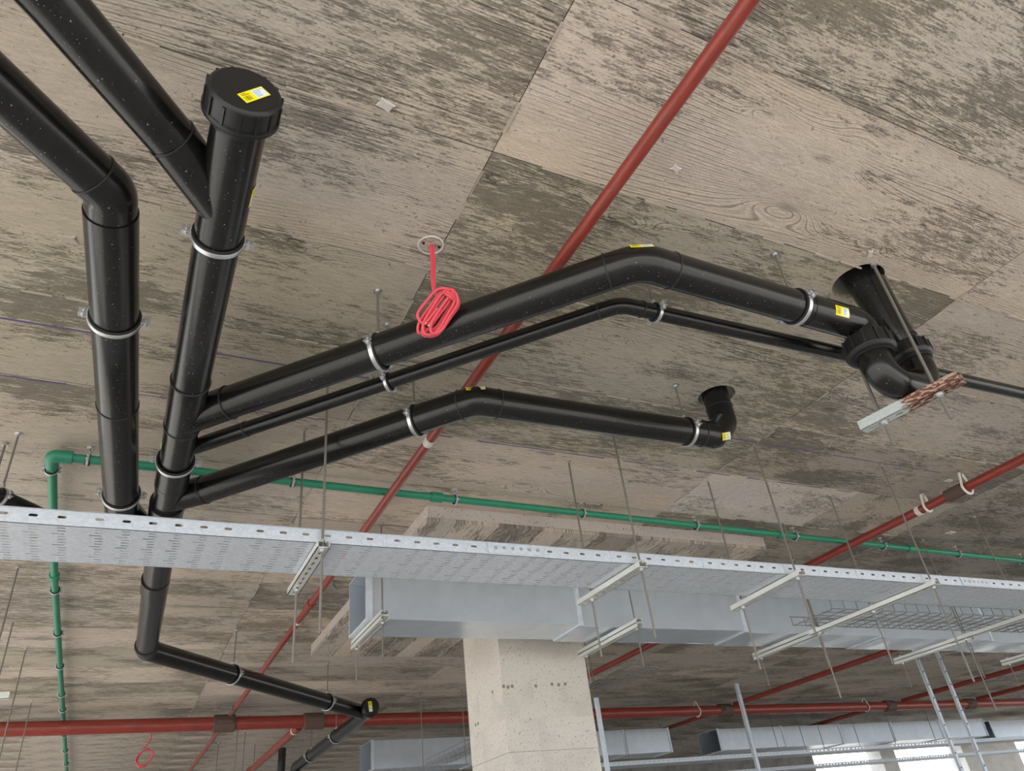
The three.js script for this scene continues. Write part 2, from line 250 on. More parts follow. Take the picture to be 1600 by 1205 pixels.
  for (let j = 1; j < NZ; j++) finRun(-1.29, GZ0 - 0.5 * j, j < 8 ? 4.7 : 1.2, GZ0 - 0.5 * j);
  const fm = part(ceiling, 'mortar_fins', merge(fins), M.fin); fm.userData.kind = 'stuff';
  for (const [z, xa, xb] of [[-2.69, -0.9, 3.75], [-2.345, -0.9, 5.0]]) { const gs = []; const n = 40; for (let k = 0; k < n; k++) if (rf() > 0.12) gs.push(boxG(xa + (xb - xa) * (k + 0.5) / n, CEIL - 0.0012, z + (rf() - 0.5) * 0.002, (xb - xa) / n, 0.002, 0.003 + rf() * 0.003)); part(ceiling, 'chalk_line', merge(gs), M.chalk, 'blue chalk setting-out line'); }
}
// column with its drop panel
const CX = 2.51, CW = 0.64, CZ = -4.45, CD = 0.56, DX0 = 1.335, DX1 = 3.69, DZ0 = -3.40, DZ1 = -6.02, DROP = 0.075;
{
  const dp = new THREE.Group(); dp.name = 'drop_panel'; dp.userData = { kind: 'structure', label: 'thickened drop panel around the column head' }; scene.add(dp);
  part(dp, 'core', metricUV(boxG((DX0 + DX1) / 2, CEIL - DROP / 2 + 0.008, (DZ0 + DZ1) / 2, DX1 - DX0, DROP - 0.004, DZ0 - DZ1), 0.8), M.pinkCast);
  const r = rng(8); let x = DX0; let k = 0;
  while (x < DX1 - 0.05) { const w = Math.min(DX1 - x, 0.14 + r() * 0.16); const g = new THREE.BoxGeometry(w - 0.004, 0.02, DZ0 - DZ1 - 0.002), uv = g.attributes.uv, p = g.attributes.position, v0 = r(); for (let i = 0; i < uv.count; i++) uv.setXY(i, (p.getZ(i)) / 2, v0 + p.getX(i) / 0.5); const m = part(dp, 'board', g, imprintMat(k % 6, [0, 1, 2, 1, 0, 5, 1][k % 7])); m.position.set(x + w / 2, CEIL - DROP + EYE + (r() - 0.5) * 0.004, (DZ0 + DZ1) / 2); x += w; k++; }
  const col = new THREE.Group(); col.name = 'column'; col.userData = { kind: 'structure', label: 'pale cast concrete column under the drop panel' }; scene.add(col);
  const jy = 0.62; // pour joint
  const top = CEIL - DROP - 0.01;
  part(col, 'shaft', metricUV(boxG(CX, (top + jy) / 2 + 0.0008, CZ - CD / 2, CW, top - jy - 0.0016, CD), 0.83), M.columnPale);
  part(col, 'shaft', metricUV(boxG(CX, (jy - EYE) / 2, CZ - CD / 2, CW - 0.002, jy + EYE, CD - 0.002), 0.83), M.columnPale);
  const marks = [[2.2, 1.0], [2.23, 0.995], [2.26, 1.0], [2.43, 1.0], [2.55, 1.01], [2.6, 1.005], [2.65, 1.01]];
  for (const [x, y] of marks) { const g = new THREE.CylinderGeometry(0.011, 0.011, 0.003, 12); g.rotateX(Math.PI / 2); g.translate(x, y + EYE, CZ); part(col, 'tie_mark', g, M.tie); }
  for (const [z, y] of [[-4.9, 0.86], [-4.86, 0.86], [-4.6, 1.0]]) { const g = new THREE.CylinderGeometry(0.011, 0.011, 0.003, 12); g.rotateZ(Math.PI / 2); g.translate(CX - CW / 2, y + EYE, z); part(col, 'tie_mark', g, M.tie); }
}
// far side of the storey: dark wall to the left, open front with parapet and columns to the right
structure('wall_back', boxG((X0 + 14.6) / 2, (CEIL - EYE) / 2, Z1 - 0.1, 14.6 - X0, CEIL + EYE, 0.2), M.blockWall).userData.label = 'grey concrete wall closing the far side';
for (const [x, w] of [[16.6, 0.5], [20.4, 2.2], [25.6, 1.6]]) structure('wall_pier', boxG(x, (CEIL - EYE) / 2, Z1 + 0.2, w, CEIL + EYE, 0.4), M.cast).userData.label = 'rough concrete pier in the open far front';
structure('wall_parapet', boxG((14.6 + X1) / 2, -EYE + 0.55, Z1 - 0.05, X1 - 14.6, 1.1, 0.15), M.cast).userData.label = 'low parapet along the open far front';

// =====================================================================
// BLACK DRAIN PIPES
// =====================================================================
const ZD = new THREE.Vector3(0, 0, -1), XD = new THREE.Vector3(1, 0, 0);
const bead = (p, name, o, d, r) => part(p, name, ringG(o, d, r - 0.003, r + 0.0022, 0.005), M.bead);
function screwCap(t, o, d, R, h, sticker) { // o: centre of the outer face, d: direction out of the pipe
  const back = d.clone().negate();
  const c = part(t, 'end_cap', merge([latheOn([[0, 0], [R * 0.86, 0], [R * 0.9, 0.003], [R * 0.97, 0.006], [R, 0.012], [R, h - 0.012], [R * 1.06, h - 0.01], [R * 1.06, h], [R * 0.8, h + 0.004], [R * 0.76, h + 0.03]], o, back, 48)]), M.peMatt);
  const { t: ax, s } = frameOf(back), w = new THREE.Vector3().crossVectors(s, ax);
  for (let k = 0; k < 14; k++) { const a = k / 14 * 2 * Math.PI + 0.2, v = s.clone().multiplyScalar(Math.cos(a)).addScaledVector(w, Math.sin(a)), tg = new THREE.Vector3().crossVectors(ax, v); part(c, 'grip_rib', obox(o.clone().addScaledVector(ax, h * 0.5).addScaledVector(v, R), tg, ax, v, 0.006, h * 0.72, 0.007), M.peMatt); }
  if (sticker) part(c, 'label_sticker', sticker(o, s, w, ax), M.sticker[0], 'yellow and white product sticker');
  return c;
}
function unionNut(t, o, d, R, h, r) { // big ribbed union nut, o at its centre
  const c = part(t, 'union_nut', latheOn([[r, -h / 2 - 0.012], [R * 0.93, -h / 2 - 0.012], [R * 0.93, -h / 2], [R * 1.03, -h / 2], [R * 1.03, -h / 2 + 0.008], [R, -h / 2 + 0.012], [R * 0.97, h / 2 - 0.004], [R * 0.93, h / 2], [r, h / 2]], o, d, 44), M.peMatt);
  const { t: ax, s } = frameOf(d), w = new THREE.Vector3().crossVectors(s, ax);
  for (let k = 0; k < 12; k++) { const a = k / 12 * 2 * Math.PI, v = s.clone().multiplyScalar(Math.cos(a)).addScaledVector(w, Math.sin(a)), tg = new THREE.Vector3().crossVectors(ax, v); part(c, 'grip_rib', obox(o.clone().addScaledVector(v, R * 0.99), tg, ax, v, 0.004, h * 0.9, 0.010), M.bead); }
  return c;
}
// --- collector running away from the camera
const colX = (z) => z > -3.2 ? 0.05 + (-1.05 - z) * 0.0135 : 0.079 + (-3.2 - z) * 0.029;
const colP = (z, y = 1.40) => V(colX(z), y, z);
{
  const t = thing('drain_collector', 'black plastic collector pipe with screw cap end and several side branches', 'drain pipe');
  part(t, 'pipe', sweep([colP(-1.06), colP(-3.06)], 0.056, { seg: 40 }), M.pe);
  screwCap(t, colP(-1.018), new THREE.Vector3(0, 0, 1), 0.075, 0.062, (o, s, w, ax) => { const g = new THREE.PlaneGeometry(0.066, 0.028); const x = new THREE.Vector3(1, 0, 0).multiplyScalar(0.66).addScaledVector(UP, 0.751), y = new THREE.Vector3(-0.751, 0.66, 0); g.applyMatrix4(basis(o.clone().add(new THREE.Vector3(0.017, -0.012, 0.0012)), x, y, new THREE.Vector3(0, 0, 1))); return g; });
  // wye near the cap with the pipe coming in from the upper left of the view
  part(t, 'branch_pipe', sweep([V(-0.52, 1.45, -0.775), V(-0.30, 1.44, -0.985), V(-0.075, 1.415, -1.208)], 0.054, { seg: 40 }), M.pe);
  part(t, 'wye_fitting', sweep([V(-0.075, 1.415, -1.208), colP(-1.36)], 0.0555, { seg: 40 }), M.pe);
  bead(t, 'weld_bead', V(-0.075, 1.415, -1.208), new THREE.Vector3(1, 0, -1).normalize(), 0.0545);
  part(t, 'wye_fitting', sweep([colP(-1.08), colP(-1.43)], 0.0575, { seg: 40 }), M.pe);
  for (const z of [-2.12, -2.40, -2.835]) bead(t, 'weld_bead', colP(z), ZD, 0.0585);
  part(t, 'wye_fitting', sweep([colP(-2.12), colP(-2.42)], 0.058, { seg: 40 }), M.pe);
  part(t, 'coupling', sweep([colP(-2.66), colP(-2.86)], 0.060, { seg: 40 }), M.pe);
  part(t, 'coupling', sweep([colP(-3.02), colP(-3.08), colP(-3.30)], 0.068, { seg: 40, r1: 0.064 }), M.pe);
  part(t, 'pipe', sweep([colP(-3.05, 1.395), V(0.138, 1.375, -5.07), V(2.02, 1.365, -6.98)], 0.0605, { seg: 36, bend: 0.1 }), M.pe);
  part(t, 'coupling', sweep([colP(-3.86, 1.385), colP(-4.02, 1.385)], 0.0645, { seg: 36 }), M.pe);
  part(t, 'elbow_collar', ringG(V(0.134, 1.375, -4.97), ZD, 0.05, 0.067, 0.02), M.peMatt);
  // lower wye with its own cap, pipe running on away from the camera
  part(t, 'wye_fitting', sweep([V(2.045, 1.365, -6.83), V(2.07, 1.36, -7.3)], 0.0615, { seg: 36 }), M.pe);
  part(t, 'pipe', sweep([V(2.07, 1.36, -7.3), V(2.06, 1.34, -9.9), V(2.06, 1.0, -9.95)], 0.058, { seg: 28, bend: 0.12 }), M.pe);
  screwCap(t, V(2.04, 1.365, -6.76), new THREE.Vector3(0, 0, 1), 0.075, 0.05, (o) => { const g = new THREE.PlaneGeometry(0.085, 0.032); g.rotateZ(-1.45); g.translate(o.x - 0.008, o.y, o.z + 0.0015); return g; });
  // stickers half turned away on the fittings
  part(t, 'label_sticker', patchOn(colP(-1.29), ZD, -0.15, 0.55, 0.06, 0.0585), M.sticker[1], 'yellow sticker on the near wye');
  part(t, 'label_sticker', patchOn(colP(-2.53), ZD, Math.PI + 0.1, 0.5, 0.05, 0.0575), M.sticker[2], 'yellow sticker curling off the side');
  settle(t);
}
// --- left pipe, bends and joins the collector above the tray
{
  const t = thing('drain_pipe', 'thick black drain pipe with elbow, leftmost of the large black pipes', 'drain pipe');
  part(t, 'pipe', sweep([V(-0.62, 1.43, -0.99), V(-0.225, 1.42, -1.375)], 0.0555, { seg: 40 }), M.pe);
  part(t, 'elbow', sweep([V(-0.225, 1.42, -1.375), V(-0.188, 1.42, -1.412), V(-0.184, 1.42, -1.50)], 0.0575, { seg: 40, bend: 0.09 }), M.pe);
  bead(t, 'weld_bead', V(-0.225, 1.42, -1.375), new THREE.Vector3(1, 0, -1).normalize(), 0.0565);
  part(t, 'pipe', sweep([V(-0.185, 1.42, -1.475), V(-0.134, 1.41, -2.335)], 0.061, { seg: 40 }), M.pe);
  bead(t, 'weld_bead', V(-0.134, 1.41, -2.335), ZD, 0.0615);
  part(t, 'pipe', sweep([V(-0.134, 1.41, -2.335), V(-0.086, 1.40, -3.12), V(0.092, 1.39, -3.55)], 0.0615, { seg: 40, bend: 0.1 }), M.pe);
  settle(t);
}
{
  const t = thing('drain_pipe', 'thin black pipe entering from the left edge just above the perforated tray', 'drain pipe');
  part(t, 'pipe', sweep([V(-0.80, 1.405, -2.80), V(-0.49, 1.40, -3.115), V(-0.14, 1.39, -3.48)], 0.031, { seg: 28 }), M.pe);
  part(t, 'branch_pipe', sweep([V(-0.14, 1.39, -3.48), V(0.095, 1.385, -3.62)], 0.031, { seg: 24 }), M.pe);
  settle(t);
}
// --- the three branches at 45 degrees
const D45 = new THREE.Vector3(1, 0, 1).normalize();
{
  const t = thing('drain_branch', 'large black branch pipe bending towards the trap and slab opening, red cable in front', 'drain pipe');
  const j = colP(-2.36), b = V(1.182, 1.447, -1.222), w = V(0.195, 1.41, -2.232);
  part(t, 'wye_branch', sweep([j, w], 0.057, { seg: 40 }), M.pe); bead(t, 'weld_bead', w, D45, 0.0565);
  part(t, 'pipe', sweep([w, b.clone().addScaledVector(D45, -0.10)], 0.055, { seg: 40 }), M.pe);
  const e0 = b.clone().addScaledVector(D45, -0.10), e1 = V(1.29, 1.447, -1.224);
  part(t, 'elbow', sweep([e0, b, e1], 0.0555, { seg: 40, bend: 0.16 }), M.pe); bead(t, 'weld_bead', e0, D45, 0.0555); bead(t, 'weld_bead', e1, XD, 0.0555);
  part(t, 'pipe', sweep([e1, V(1.84, 1.445, -1.232)], 0.055, { seg: 40 }), M.pe);
  part(t, 'elbow', sweep([V(1.84, 1.445, -1.232), V(2.10, 1.445, -1.236), V(2.10, 1.36, -1.236)], 0.0565, { seg: 40, bend: 0.1 }), M.pe);
  part(t, 'label_sticker', patchOn(V(1.955, 1.445, -1.234), XD, -0.35, 0.62, 0.062, 0.0575), M.sticker[0], 'yellow and white sticker beside the clamp');
  part(t, 'label_sticker', patchOn(b.clone().add(new THREE.Vector3(0.005, 0, -0.0118)), new THREE.Vector3(1, 0, 0.414), 0.55, 0.5, 0.07, 0.0585), M.sticker[1], 'sticker on the crest of the bend');
  settle(t);
}
{
  const t = thing('drain_branch', 'thin black branch pipe between the two large ones, running off to the right', 'drain pipe');
  const j = colP(-2.60), b = V(1.238, 1.455, -1.418), w = V(0.275, 1.415, -2.40);
  part(t, 'wye_branch', sweep([j, w], 0.028, { seg: 28 }), M.pe); bead(t, 'weld_bead', w, D45, 0.0265);
  const e0 = b.clone().addScaledVector(D45, -0.07), e1 = V(1.315, 1.455, -1.415);
  part(t, 'pipe', sweep([w, e0], 0.0262, { seg: 28 }), M.pe); part(t, 'elbow', sweep([e0, b, e1], 0.0268, { seg: 28, bend: 0.1 }), M.pe);
  bead(t, 'weld_bead', e0, D45, 0.0266); bead(t, 'weld_bead', e1, XD, 0.0266);
  part(t, 'pipe', sweep([e1, V(4.8, 1.46, -1.34)], 0.0262, { seg: 28 }), M.pe);
  settle(t);
}
{
  const t = thing('drain_branch', 'large black branch pipe that turns up into the round slab hole, lowest of three', 'drain pipe');
  const j = colP(-2.99), b = V(1.018, 1.452, -2.056), w = V(0.20, 1.41, -2.90);
  part(t, 'wye_branch', sweep([j, w], 0.057, { seg: 40 }), M.pe); bead(t, 'weld_bead', w, D45, 0.0565);
  const e0 = b.clone().addScaledVector(D45, -0.06), e1 = V(1.10, 1.452, -2.056);
  part(t, 'pipe', sweep([w, e0], 0.055, { seg: 40 }), M.pe); part(t, 'elbow', sweep([e0, b, e1], 0.0555, { seg: 40, bend: 0.13 }), M.pe);
  bead(t, 'weld_bead', e0, D45, 0.0555); bead(t, 'weld_bead', e1, XD, 0.0555);
  part(t, 'pipe', sweep([e1, V(2.03, 1.452, -2.03)], 0.055, { seg: 40 }), M.pe); bead(t, 'weld_bead', V(2.03, 1.452, -2.03), XD, 0.0555);
  part(t, 'elbow', sweep([V(2.03, 1.452, -2.03), V(2.11, 1.452, -2.032), V(2.19, 1.53, -2.038), V(2.195, 1.61, -2.042)], 0.0565, { seg: 40, bend: 0.045 }), M.pe);
  bead(t, 'weld_bead', V(2.195, 1.61, -2.042), UP, 0.057);
  part(t, 'riser', sweep([V(2.195, 1.61, -2.042), V(2.197, 1.80, -2.045)], 0.0565, { seg: 40, r1: 0.061 }), M.pe);
  part(t, 'label_sticker', patchOn(V(2.115, 1.455, -2.032), new THREE.Vector3(1, 0.3, 0), -0.55, 0.55, 0.05, 0.0585), M.sticker[2], 'yellow sticker on the rising elbow');
  part(t, 'label_sticker', patchOn(b.clone().add(new THREE.Vector3(0.004, 0, -0.0098)), new THREE.Vector3(1, 0, 0.414), 0.55, 0.45, 0.07, 0.0585), M.sticker[1], 'sticker on the crest of the bend');
  settle(t);
}
// --- trap hanging in front of the slab opening
{
  const t = thing('drain_trap', 'black U shaped drain trap with ribbed union nuts below the slab opening', 'drain trap');
  const z = -1.236;
  part(t, 'u_bend', sweep([V(2.10, 1.36, z), V(2.10, 1.211, z), V(2.325, 1.211, z), V(2.325, 1.39, z)], 0.053, { seg: 40, bend: 0.11 }), M.pe);
  unionNut(t, V(2.10, 1.352, z), UP, 0.079, 0.062, 0.05);
  unionNut(t, V(2.322, 1.378, z), UP, 0.066, 0.05, 0.045);
  part(t, 'thread_collar', ringG(V(2.10, 1.312, z), UP, 0.05, 0.064, 0.012), M.peMatt);
  part(t, 'thread_collar', ringG(V(2.323, 1.338, z), UP, 0.045, 0.0585, 0.012), M.peMatt);
  part(t, 'inlet_funnel', sweep([V(2.318, 1.40, z), V(2.295, 1.47, z), V(2.238, 1.82, z)], 0.049, { seg: 40, r1: 0.074 }), M.pe);
  bead(t, 'weld_bead', V(2.308, 1.43, z), UP, 0.0515);
  settle(t);
}

// =====================================================================
// PIPE CLAMPS WITH HANGER RODS
// =====================================================================
function clampOn(label, group, c, d, R, { ceil = CEIL, name = 'pipe_clamp', lug = 1, lugSide = [-1, 1], rodOff = 0 } = {}) {
  const t = thing(name, label, 'pipe clamp', group), { s, u } = frameOf(d), k = Math.min(1, R / 0.055) * 0.4 + 0.6;
  part(t, 'rubber_lining', ringG(c, d, R + 0.0004, R + 0.006, 0.024 * k), M.rubber);
  part(t, 'band', ringG(c, d, R + 0.003, R + 0.0088, 0.0135 * k), M.zinc);
  for (const sd of lugSide) {
    const o = c.clone().addScaledVector(s, sd * (R + 0.016 * lug));
    const l = part(t, 'lug', merge([obox(o.clone().addScaledVector(u, 0.0075), s, u, d.clone().normalize(), 0.026 * k, 0.0035, 0.019 * k), obox(o.clone().addScaledVector(u, -0.0075), s, u, d.clone().normalize(), 0.026 * k, 0.0035, 0.019 * k)]), M.zinc);
    part(l, 'bolt', merge([rodG(o.clone().addScaledVector(u, 0.018), o.clone().addScaledVector(u, -0.016), 0.003), hexNut(o.clone().addScaledVector(u, -0.012), u, 0.007, 0.005), hexNut(o.clone().addScaledVector(u, 0.012), u, 0.007, 0.005)]), M.zinc);
  }
  const top = c.y + R + 0.006; const x = c.x, z = c.z;
  if (ceil * 1 + EYE - top > 0.012) {
    part(t, 'boss', hexNut(new THREE.Vector3(x, top + 0.008, z), UP, 0.0085, 0.016), M.zinc);
    part(t, 'rod', rodG(new THREE.Vector3(x, top, z), new THREE.Vector3(x + rodOff, ceil + EYE, z), 0.004), M.rod);
    part(t, 'anchor', merge([hexNut(new THREE.Vector3(x + rodOff, ceil + EYE - 0.006, z), UP, 0.0095, 0.010), latheOn([[0, -0.002], [0.015, -0.002], [0.015, 0], [0, 0]], new THREE.Vector3(x + rodOff, ceil + EYE, z), UP, 14)]), M.zinc);
  }
  return settle(t);
}
const G1 = 'clamps of the black pipes';
clampOn('steel clamp with two lugs on the collector just below the capped wye', G1, colP(-1.465), ZD, 0.0565);
clampOn('steel clamp on the collector between the thin and the lowest branch', G1, colP(-2.665), ZD, 0.060);
clampOn('steel clamp halfway along the leftmost thick black pipe', G1, V(-0.160, 1.415, -1.885), ZD, 0.061);
clampOn('steel clamp on the leftmost thick black pipe just above the tray', G1, V(-0.093, 1.402, -2.99), ZD, 0.0615);
clampOn('steel clamp on the upper large branch beside the hanging red cable', G1, V(0.583, 1.424, -1.838), D45, 0.055);
clampOn('steel clamp on the thin branch below the red cable coil', G1, V(0.668, 1.431, -2.0), D45, 0.0262);
clampOn('steel clamp on the lowest branch left of its bend', G1, V(0.845, 1.443, -2.232), D45, 0.055);
clampOn('steel clamp on the thin branch just right of its bend', G1, V(1.372, 1.455, -1.414), XD, 0.0262);
clampOn('steel clamp on the upper large branch beside the yellow sticker', G1, V(1.805, 1.445, -1.231), XD, 0.055);
clampOn('steel clamp on the lowest branch beside the rising elbow', G1, V(1.965, 1.452, -2.031), XD, 0.055);
clampOn('steel clamp at the thin pipe entering at the left edge', G1, V(-0.50, 1.40, -3.107), new THREE.Vector3(1, 0, -1).normalize(), 0.031);
const DM45 = new THREE.Vector3(1, 0, -1).normalize();
clampOn('steel clamp on the diagonal black pipe below the tray, beside the red sprinkler branch', G1, V(0.722, 1.372, -5.66), DM45, 0.0605);
clampOn('steel clamp on the diagonal black pipe near its far capped wye', G1, V(1.60, 1.367, -6.55), DM45, 0.0605);
clampOn('steel clamp on the far black pipe just behind the capped wye', G1, V(2.067, 1.354, -8.05), ZD, 0.059);
clampOn('farthest steel clamp on the receding black pipe at the bottom edge', G1, V(2.062, 1.345, -9.1), ZD, 0.059);

// trap bracket: short strut on two rods, rusted at one end
function strutG(L, w, h, slots = true) { // local: length along z, web at y = 0, open to +y
  const sh = new THREE.Shape([new THREE.Vector2(-w / 2, 0), new THREE.Vector2(w / 2, 0), new THREE.Vector2(w / 2, L), new THREE.Vector2(-w / 2, L)]);
  if (slots) for (let q = 0.03; q < L - 0.02; q += 0.05) { const p = new THREE.Path(), a = 0.0055, b = 0.008; p.moveTo(-a, q - b); p.lineTo(-a, q + b); p.lineTo(-a * 0.4, q + b + a); p.lineTo(a * 0.4, q + b + a); p.lineTo(a, q + b); p.lineTo(a, q - b); p.lineTo(a * 0.4, q - b - a); p.lineTo(-a * 0.4, q - b - a); p.closePath(); sh.holes.push(p); }
  const web = new THREE.ExtrudeGeometry(sh, { depth: 0.0025, bevelEnabled: false }); web.rotateX(Math.PI / 2); web.translate(0, 0.0025, 0);
  const bx = (x, y, sx, sy) => { const g = new THREE.BoxGeometry(sx, sy, L); g.translate(x, y, L / 2); return g; };
  return merge([web, bx(-w / 2 + 0.00125, h / 2, 0.0025, h), bx(w / 2 - 0.00125, h / 2, 0.0025, h), bx(-w / 2 + 0.005, h - 0.00125, 0.0095, 0.0025), bx(w / 2 - 0.005, h - 0.00125, 0.0095, 0.0025)]);
}
function strutFrom(a, b, w, h, slots) { const d = b.clone().sub(a), L = d.length(); d.divideScalar(L); const s = new THREE.Vector3().crossVectors(UP, d).normalize(), u = new THREE.Vector3().crossVectors(d, s); const g = strutG(L, w, h, slots); g.applyMatrix4(basis(a, s, u, d)); return g; }
{
  const t = thing('trap_bracket', 'short slotted steel channel carrying the trap, flaking rust on one end', 'bracket');
  const a = V(2.144, 1.122, -1.405), b = V(2.212, 1.122, -1.069), g = strutFrom(a, b, 0.045, 0.034, true);
  const p = g.attributes.position, uv = g.attributes.uv, d = b.clone().sub(a), L = d.length(); d.divideScalar(L);
  for (let i = 0; i < p.count; i++) { const v = new THREE.Vector3().fromBufferAttribute(p, i).sub(a); uv.setXY(i, v.dot(d) / L, (v.x * 8 + v.y * 14)); }
  part(t, 'channel', g, M.rustyStrut, 'channel, galvanised at one end and rusted at the other');
  for (const [x, z] of [[2.196, -1.146], [2.159, -1.333]]) { const q = x; part(t, 'rod', rodG(V(q, CEIL, z), V(q, 1.03, z), 0.0055), M.rod); part(t, 'nut', hexNut(V(q, 1.113, z), UP, 0.012, 0.012), M.zinc); part(t, 'washer', latheOn([[0.005, 0], [0.017, 0], [0.017, 0.003], [0.005, 0.003]], V(q, 1.119, z), UP, 16), M.zinc); part(t, 'anchor', hexNut(V(q, CEIL - 0.006, z), UP, 0.011, 0.012), M.zinc); }
  settle(t);
}

// =====================================================================
// PERFORATED TRAY, WIRE BASKETS, TRAPEZES
// =====================================================================
function slotPath(x, y, lx, ly) { const p = new THREE.Path(), a = lx / 2, b = ly / 2; p.moveTo(x - a + b, y - b); p.lineTo(x - a, y); p.lineTo(x - a + b, y + b); p.lineTo(x + a - b, y + b); p.lineTo(x + a, y); p.lineTo(x + a - b, y - b); p.closePath(); return p; }
const rect = (x0, y0, x1, y1) => new THREE.Shape([new THREE.Vector2(x0, y0), new THREE.Vector2(x1, y0), new THREE.Vector2(x1, y1), new THREE.Vector2(x0, y1)]);
function trayCell(P, Wd, Hh, slotted, fine) {
  const base = rect(0, 0, P, Wd), side = rect(0, 0, P, Hh);
  if (slotted) for (let c = 0; c < 6; c++) {
    const x = 0.04 + c * 0.0745;
    if (fine) for (let k = 0; k < 13; k++) base.holes.push(slotPath(x + (k % 4 === 2 ? -0.006 : 0.004), 0.018 + k * 0.0222, k % 4 === 2 ? 0.038 : 0.027, 0.0076));
    side.holes.push(slotPath(x, Hh * 0.56, 0.026, 0.0085));
  }
  const bg = new THREE.ExtrudeGeometry(base, { depth: 0.0015, bevelEnabled: false }); bg.rotateX(-Math.PI / 2);           // x, thickness up, -z
  const mk = (z) => { const g = new THREE.ExtrudeGeometry(side, { depth: 0.0015, bevelEnabled: false }); g.translate(0, 0, z); return g; };
  const lip = (z, s) => { const g = new THREE.BoxGeometry(P, 0.002, 0.01); g.translate(P / 2, Hh, z + s * 0.005); return g; };
  return { base: bg, near: merge([mk(-0.0015), lip(0, -1)]), far: merge([mk(-Wd), lip(-Wd, 1)]) };
}
function tray(label, x0, n, yb, zNear, { P = 0.4725, Wd = 0.30, Hh = 0.05, fine = true, splices = [], skew = 0 } = {}) {
  const t = thing('cable_tray', label, 'cable tray', 'perforated cable trays'), cell = trayCell(P, Wd, Hh, true, fine);
  for (const key of ['base', 'near', 'far']) { const list = []; for (let k = 0; k < n; k++) { const g = cell[key].clone(); g.translate(x0 + k * P, yb + EYE, zNear + skew * k * P); list.push(g); } const g = merge(list), uv = g.attributes.uv; for (let i = 0; i < uv.count; i++) uv.setXY(i, uv.getX(i) * 3.3 + 0.1 * Math.sin(i), uv.getY(i) * 3.3); metricUV(g, 5); part(t, { base: 'base', near: 'side_rail', far: 'side_rail' }[key], g, M.galv); }
  for (const x of splices) { const zz = zNear + skew * (x - x0); const sp = part(t, 'splice_plate', metricUV(boxG(x, yb + Hh * 0.52, zz + 0.0015, 0.24, Hh * 0.86, 0.002), 3.3), M.galv); for (let k = 0; k < 6; k++) part(sp, 'bolt', hexNut(V(x - 0.09 + k * 0.036, yb + Hh * 0.55, zz + 0.004), new THREE.Vector3(0, 0, 1), 0.007, 0.005), M.zinc); }
  return settle(t);
}
tray('long galvanised perforated cable tray crossing in front of the duct', -2.05, 23, 1.012, -2.418, { splices: [1.30, 4.05], skew: 0.004 });
tray('far perforated tray below the ducts in the background', 2.4, 30, 1.0, -8.75, { fine: false });
tray('farthest perforated tray against the bright openings', 9.0, 28, 1.0, -10.7, { fine: false });

function trapeze(label, group, x, y, zA, zB, rods, { top = CEIL, dbl = false, tail = 0.28, mat = M.strut, w = 0.041, h = 0.024, dx = 0 } = {}) {
  const t = thing('trapeze_hanger', label, 'hanger', group);
  part(t, 'channel', strutFrom(V(x + dx, y - h, zB), V(x, y - h, zA), w, h, true), mat);
  if (dbl) { const g = strutG(zA - zB, w, h, false); g.scale(1, -1, 1); const q = g.index ? g : g; { const p = q.attributes.position, n = q.attributes.normal; for (let i = 0; i < p.count; i += 3) { for (const A of [p, n, q.attributes.uv]) { const s = A.itemSize; for (let k = 0; k < s; k++) { const a = A.array[(i + 1) * s + k]; A.array[(i + 1) * s + k] = A.array[(i + 2) * s + k]; A.array[(i + 2) * s + k] = a; } } } } q.translate(x, y - h + EYE, zB); part(t, 'channel', q, mat); }
  for (const [z, tl, tp] of rods) { const f = (z - zA) / (zB - zA), rx = x + dx * f, T = tp ?? top; part(t, 'rod', rodG(V(rx, T, z), V(rx, y - h - (tl ?? tail), z), 0.0045), M.rod); part(t, 'nut', merge([hexNut(V(rx, y - h * (dbl ? 2 : 1) - 0.006, z), UP, 0.0095, 0.01), hexNut(V(rx, y + 0.006, z), UP, 0.0095, 0.01)]), M.zinc); part(t, 'anchor', merge([hexNut(V(rx, T - 0.006, z), UP, 0.0095, 0.012)]), M.zinc); }
  return settle(t);
}
const G2 = 'trapeze hangers of the perforated tray', G3 = 'trapeze hangers of the duct';
trapeze('slotted steel trapeze under the perforated tray, leftmost one, below the black pipes', G2, 0.556, 1.008, -2.375, -2.86, [[-2.395], [-2.79, 0.27]]);
trapeze('slotted steel trapeze under the perforated tray above the concrete column', G2, 1.85, 1.008, -2.36, -2.85, [[-2.378], [-2.76, 0.25]], { dx: -0.01 });
trapeze('slotted steel trapeze under the perforated tray, first one right of the column', G2, 2.70, 1.008, -2.33, -2.84, [[-2.365, 0.25], [-2.77, 0.3]], { dx: 0.03 });
trapeze('long steel trapeze carrying tray and the left end of the wire basket', G2, 3.63, 1.008, -2.33, -3.21, [[-2.36, 0.46], [-2.75, 0.28], [-3.15, 0.36]]);
trapeze('long steel trapeze under tray and wire basket, farthest right in view', G2, 5.02, 1.008, -2.33, -3.32, [[-2.36, 0.4], [-2.78, 0.3], [-3.2, 0.45]]);
trapeze('back to back channel trapeze under the open left end of the duct', G3, 1.165, 1.187, -3.62, -4.17, [[-3.66, 0.2], [-4.13, 0.2]], { dbl: true, top: CEIL });
trapeze('back to back channel trapeze under the duct beside the column', G3, 2.72, 1.187, -3.62, -4.32, [[-3.66, 0.24, CEIL - DROP], [-4.25, 0.2, CEIL - DROP]], { dbl: true });
trapeze('back to back channel trapeze under the duct above the middle red branch pipe', G3, 4.25, 1.187, -3.66, -4.34, [[-3.70, 0.24], [-4.28, 0.22]], { dbl: true });
trapeze('back to back channel trapeze under the duct above the two slotted posts', G3, 5.93, 1.187, -3.72, -4.46, [[-3.76, 0.3], [-4.4, 0.22]], { dbl: true });
